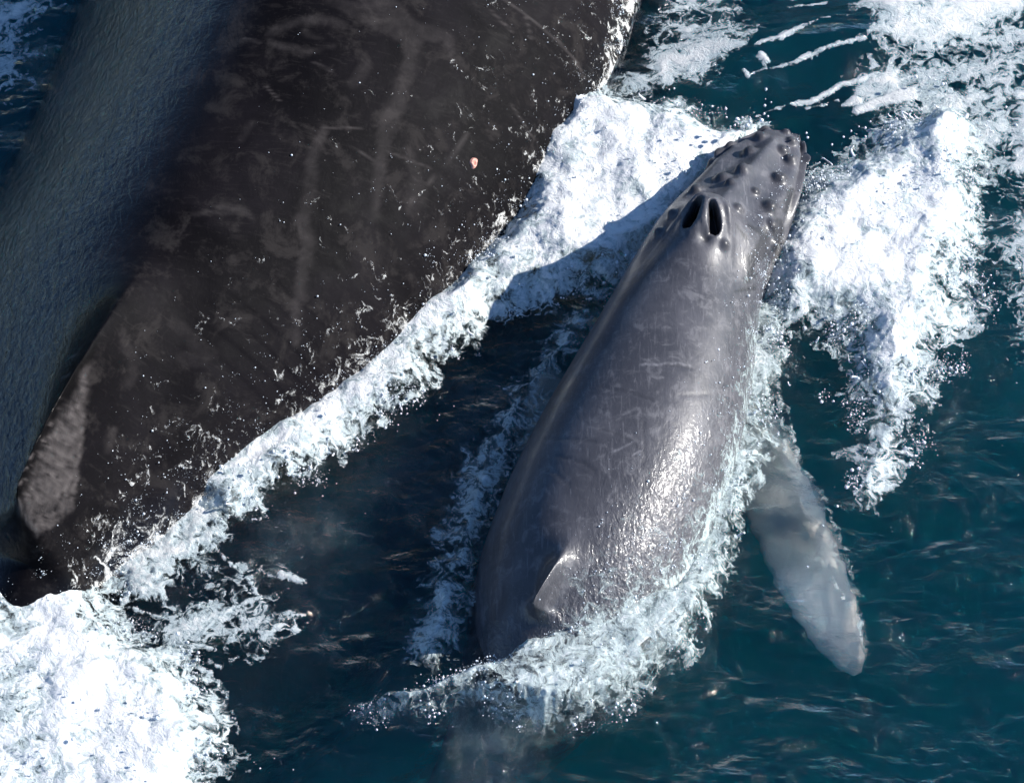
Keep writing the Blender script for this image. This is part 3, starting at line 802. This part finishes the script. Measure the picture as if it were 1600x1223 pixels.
# F: lacy foam drifting on open water
def lace_region(pts, soft, bias, amp):
    r = np.clip(poly_sdf(AX, AY, wpoly(pts, 0))/soft, -1.5, 1)
    return r*.5+bias+amp*lace+.14*rid
flat = np.full(FX.shape, .006)
lace_h = lambda d: .004+.012*np.clip(d, 0, 1)
d = lace_region([(1340, -40), (1330, 20), (1350, 80), (1330, 130), (1340, 170), (1420, 175), (1480, 150), (1560, 190), (1640, 120), (1640, -60)], .16, .12, .85)
dF = d
foam_obj('broad lace of drifting foam with dark holes beyond the bow splash', M_LACE, d, lace_h(d))
d = lace_region([(1400, 190), (1430, 120), (1560, 110), (1600, 200), (1560, 300), (1500, 260)], .2, .14, .8)
foam_obj('streaky foam wash joining the bow splash to the drifting lace', M_LACE, d, lace_h(d))
d = lace_region([(1530, 130), (1660, 60), (1660, 580), (1560, 560), (1540, 450), (1535, 300)], .2, -.06, .85)
foam_obj('scattered foam flecks on dark water beside the bow splash', M_LACE, d, lace_h(d))
d = lace_region([(960, 150), (1010, 60), (1050, -20), (1220, -30), (1180, 50), (1150, 110), (1100, 150), (1010, 160)], .2, .06, .8)
foam_obj('broken foam patch trailing off the shoulder of the big whale', M_LACE, d, lace_h(d))
d = lace_region([(-80, -60), (115, -40), (70, 60), (20, 160), (-80, 300)], .2, .02, .9)
foam_obj('bluish foam streaks on the shaded far side of the big whale', M_LACE, d, lace_h(d))
def streaks(lines, soft=.012):
    d = np.full(FX.shape, -1.)
    for L_, w in lines:
        d = np.maximum(d, line_dist(FX+wx*.6, FY+wy*.6, wpoly(L_, 0), np.array(w)/320.)/soft*.35+.35)
    return d+.0+.34*fine+.34*lump
d = streaks([([(1183, 88), (1220, 75), (1275, 53)], [2, 7, 2]), ([(1180, 128), (1240, 112), (1290, 92), (1350, 78)], [2, 4, 5, 5]), ([(1175, 188), (1215, 172), (1270, 160), (1305, 140), (1370, 122)], [1, 3, 7, 5, 5]),
             ([(1190, 105), (1198, 112)], [8, 10]), ([(1235, 10), (1290, 2)], [2, 3]), ([(1230, 24), (1290, 18)], [2, 2]), ([(1310, 170), (1340, 160)], [2, 12]), ([(1260, 172), (1310, 160)], [2, 3]),
             ([(1165, 125), (1172, 132)], [4, 5]), ([(1280, 50), (1330, 46)], [1, 2]), ([(1340, 178), (1420, 150)], [10, 20])], .012)
foam_obj('thin foam streaks across the dark swell ahead of the calf', M_LACE, d, lace_h(d))
d = streaks([([(320, 700), (285, 760), (270, 800), (215, 850), (180, 875), (205, 910), (192, 950)], [10, 9, 8, 7, 9, 9, 5]), ([(310, 740), (318, 800), (285, 850), (245, 900)], [6, 7, 4, 8]),
             ([(270, 800), (262, 860), (230, 900)], [6, 9, 10]), ([(350, 760), (356, 800), (345, 850)], [6, 4, 4]), ([(330, 850), (370, 890), (400, 920), (410, 940)], [2, 4, 6, 3]),
             ([(400, 935), (350, 955), (320, 990), (305, 1010)], [6, 4, 6, 6]), ([(305, 1008), (350, 1020)], [5, 2]), ([(200, 955), (260, 970)], [5, 4]), ([(205, 985), (240, 995)], [5, 3]),
             ([(440, 900), (470, 910)], [10, 6]), ([(430, 978), (436, 980)], [5, 5]), ([(455, 985), (464, 988)], [4, 4]), ([(250, 930), (262, 960)], [4, 4]), ([(330, 1035), (345, 1040)], [5, 3]), ([(375, 965), (400, 970)], [5, 4]), ([(310, 1045), (330, 1050)], [6, 3])], .016)
d_runs = d
foam_obj('milky foam runs and loose lace beside the submerged flank of the big whale', M_LACE, d, .006+.010*np.clip(d, 0, 1))
d = region([(330, 690), (365, 740), (372, 850), (300, 900), (220, 965), (190, 960), (172, 880), (215, 840), (270, 780)], 0, .12)*.45+.02+.45*rid+.35*lump+.2*fine
d2 = d
foam_obj('net of milky foam sliding off the flank of the big whale', M_LACE, d, .006+.03*np.clip(d, 0, 1))

d = lace_region([(290, 850), (400, 870), (490, 895), (480, 1000), (360, 1070), (290, 1050), (200, 990), (190, 950)], .2, -.12, .95)
foam_obj('loose foam flecks on dark water between the boiling foam and the calf', M_LACE, d, lace_h(d))
d = streaks([([(1225, 640), (1250, 720), (1290, 790), (1320, 860), (1345, 930)], [10, 9, 7, 9, 8]), ([(1205, 560), (1215, 640), (1225, 700)], [14, 12, 8]), ([(1300, 900), (1340, 960), (1350, 1010)], [6, 8, 5]), ([(1370, 780), (1420, 800), (1425, 830)], [2, 3, 2])], .03)-.30
foam_obj('thin broken foam over the leading edge of the right flipper', M_THIN, d, lace_h(d))
# ---------------------------------------------------------------- spray
def ico():
    g = (1+5**.5)/2
    v = np.array([(-1, g, 0), (1, g, 0), (-1, -g, 0), (1, -g, 0), (0, -1, g), (0, 1, g), (0, -1, -g), (0, 1, -g), (g, 0, -1), (g, 0, 1), (-g, 0, -1), (-g, 0, 1)], float)
    f = np.array([(0, 11, 5), (0, 5, 1), (0, 1, 7), (0, 7, 10), (0, 10, 11), (1, 5, 9), (5, 11, 4), (11, 10, 2), (10, 7, 6), (7, 1, 8), (3, 9, 4), (3, 4, 2), (3, 2, 6), (3, 6, 8), (3, 8, 9), (4, 9, 5), (2, 4, 11), (6, 2, 10), (8, 6, 7), (9, 8, 1)])
    return v/np.linalg.norm(v[0]), f
IV, IF = ico()
def drops(label, C, r):
    n = len(C)
    st = 1+.35*rng.random((n, 1, 1))*np.array([1, 1, 0])[None, None]*rng.choice([-1, 1], (n, 1, 1))
    V = C[:, None]+IV[None]*r[:, None, None]*st
    F = IF[None]+12*np.arange(n)[:, None, None]
    o = mesh_obj('water_spray', V.reshape(-1, 3), F.reshape(-1, 3), M_DROP)
    tag(o, label, 'spray', None, 'stuff')
def splash_drops(label, dens, Z, n, hgt, lo=.15, hi=.75, rmax=.006, extra=None):
    wgt = np.where((dens > lo-.12) & (dens < hi), 1., .25*(dens > lo)+.02*((dens > lo-.5) & (dens <= lo-.12)))*sst(-.15, .35, fbm(FX*4.3, FY*4.3, 191, 3))**2
    wgt = wgt.ravel()
    if extra is not None: wgt = wgt*extra.ravel()
    idx = rng.choice(wgt.size, n, p=wgt/wgt.sum())
    C = np.stack([FX.ravel()[idx], FY.ravel()[idx], np.maximum(Z, SZ).ravel()[idx]], 1)
    C[:, :2] += rng.normal(0, .012, (n, 2)); C[:, 2] += np.abs(rng.exponential(hgt, n))*.6
    r = np.clip(.0013*np.exp(rng.normal(0, .75, n)), .0008, .009)
    drops(label, C, r)
splash_drops('fine spray above the foam ridge between the whales', dA, ZA, 6000, .03)
splash_drops('fine spray thrown off the bow splash beside the jaw of the calf', dB, ZB, 7000, .045)
splash_drops('fine spray over the boiling foam behind the big whale fin', dC, ZC, 5000, .03)
splash_drops('fine spray along the wash over the tail of the calf', dD, ZD, 4000, .02)
dl = CMASK*CVIS*(CP[..., 2] > -.05)
pw = (dl*(.05+sst(.5, .85, .5+.6*fbm(CX/30, CY/22, 71, 4, .6)))*(.1+sst(.5, .85, .5+.6*fbm(CX/9, CY/6, 73, 3)))).ravel()
idx = rng.choice(pw.size, 5000, p=pw/pw.sum())  # beads added to mimic the sparkle of the water film
drops('tiny added water beads standing in for sparkle on the soaked lower back of the calf', CP.reshape(-1, 3)[idx]+CN.reshape(-1, 3)[idx]*.002+rng.normal(0, .006, (5000, 3))*np.array([1, 1, .15]), np.clip(.0013*np.exp(rng.normal(0, .6, 5000)), .0008, .006))
def fingers(label, dens, Z, n, lmax=.10, extra=None):
    gx_, gy_ = np.gradient(dens)
    wgt = ((dens > .25) & (dens < .6)).astype(float)
    if extra is not None: wgt = wgt*extra
    wgt = wgt.ravel(); idx = rng.choice(wgt.size, n, p=wgt/wgt.sum())
    ns, nc = 9, 6; VV = []; FF = []
    base = grid_faces(ns, nc, True)
    tt = np.linspace(0, 1, ns); ca = np.linspace(0, 2*np.pi, nc, endpoint=False)
    for q, i in enumerate(idx):
        p = np.array([FX.flat[i], FY.flat[i], max(Z.flat[i], SZ.flat[i])-.015])
        o = np.array([-gx_.flat[i], -gy_.flat[i]]); o /= np.linalg.norm(o)+1e-9
        L = lmax*min(1.6, rng.lognormal(-1.1, .6)); r0 = .0035*rng.lognormal(0, .4)+.02*L
        lean = rng.uniform(.2, 1.0)
        d = np.array([o[0]*lean, o[1]*lean, rng.uniform(.4, 1.2)])+rng.normal(0, .25, 3)
        d /= np.linalg.norm(d)
        sw = rng.normal(0, .22, 3)*L
        c = p+d*(tt*L)[:, None]+sw*np.sin(tt*rng.uniform(2, 6))[:, None]+np.array([0, 0, -.35*L])*(tt**2)[:, None]
        rr = r0*(1.35-1.05*tt+.55*np.exp(-((tt-.88)/.1)**2)+.25*np.sin(tt*9+q)*.5); rr[-1] = .0003
        a1 = np.cross(d, [.3, .8, .1]); a1 /= np.linalg.norm(a1); a2 = np.cross(d, a1)
        VV.append((c[:, None]+a1*(np.cos(ca)*rr[:, None])[..., None]+a2*(np.sin(ca)*rr[:, None])[..., None]).reshape(-1, 3))
        FF.append(base+q*ns*nc)
    o = mesh_obj('water_spray', np.concatenate(VV), np.concatenate(FF), M_DROP)
    tag(o, label, 'spray', None, 'stuff')
fingers('ragged white water fingers thrown off the foam ridge between the whales', dA, ZA, 130, .06)
fingers('ragged water fingers thrown off the bow splash at the jaw of the calf', dB, ZB, 130, .07)
fingers('ragged water fingers round the boiling foam behind the big whale fin', dC, ZC, 60, .06)
fingers('small water fingers in the wash over the tail of the calf', dD, ZD, 70, .04)
B = [(1197, 140, 7), (1196, 155, 3), (1195, 165, 5), (1194, 178, 6), (1200, 182, 5), (1190, 188, 6), (1205, 160, 4), (1152, 186, 6), (1160, 184, 4), (1172, 190, 8), (1168, 196, 6), (1148, 196, 5), (1260, 208, 5), (1262, 215, 4),
     (1330, 205, 5), (1342, 198, 4), (1318, 214, 4), (1352, 200, 6), (1360, 190, 4), (1300, 226, 5)]
B = np.array(B, float); C = unproj(B[:, 0], B[:, 1], .30)
drops('few large clear water drops leaping off the snout of the calf', C, B[:, 2]/2/320)
# beads of water lying on the mother's flank along the waterline
dl = np.clip(MP[..., 2]-.03, 0, 9)*300
pw = (np.exp(-dl/38)+.10*np.exp(-dl/120)+.006)*Mvis*(MP[..., 2] > .0)*(MXR > .1)*(.04+sst(.52, .80, .5+.6*fbm(MX/38, MY/26, 61, 4, .6)+.16*np.exp(-dl/25)))*(.15+sst(.5, .85, .5+.6*fbm(MX/9, MY/6, 67, 3)))
pw *= (MX > -50)*(MX < 1100)*(MY > -40)*(MY < 900)*sst(-60, 40, MX+MY*.6-420+0*dl)
pw = pw.ravel(); idx = rng.choice(pw.size, 7500, p=pw/pw.sum())
C = MP.reshape(-1, 3)[idx]+rng.normal(0, .008, (7500, 3))*np.array([1, 1, .2])
r = np.clip(.0012*np.exp(rng.normal(0, .6, 7500)), .0007, .007)
drops('tiny bright water beads scattered on the dark flank of the big whale', C+MN.reshape(-1, 3)[idx]*.003, r)
print('TRIS', sum(len(o.data.polygons)*2 for o in bpy.data.objects if o.type == 'MESH'))
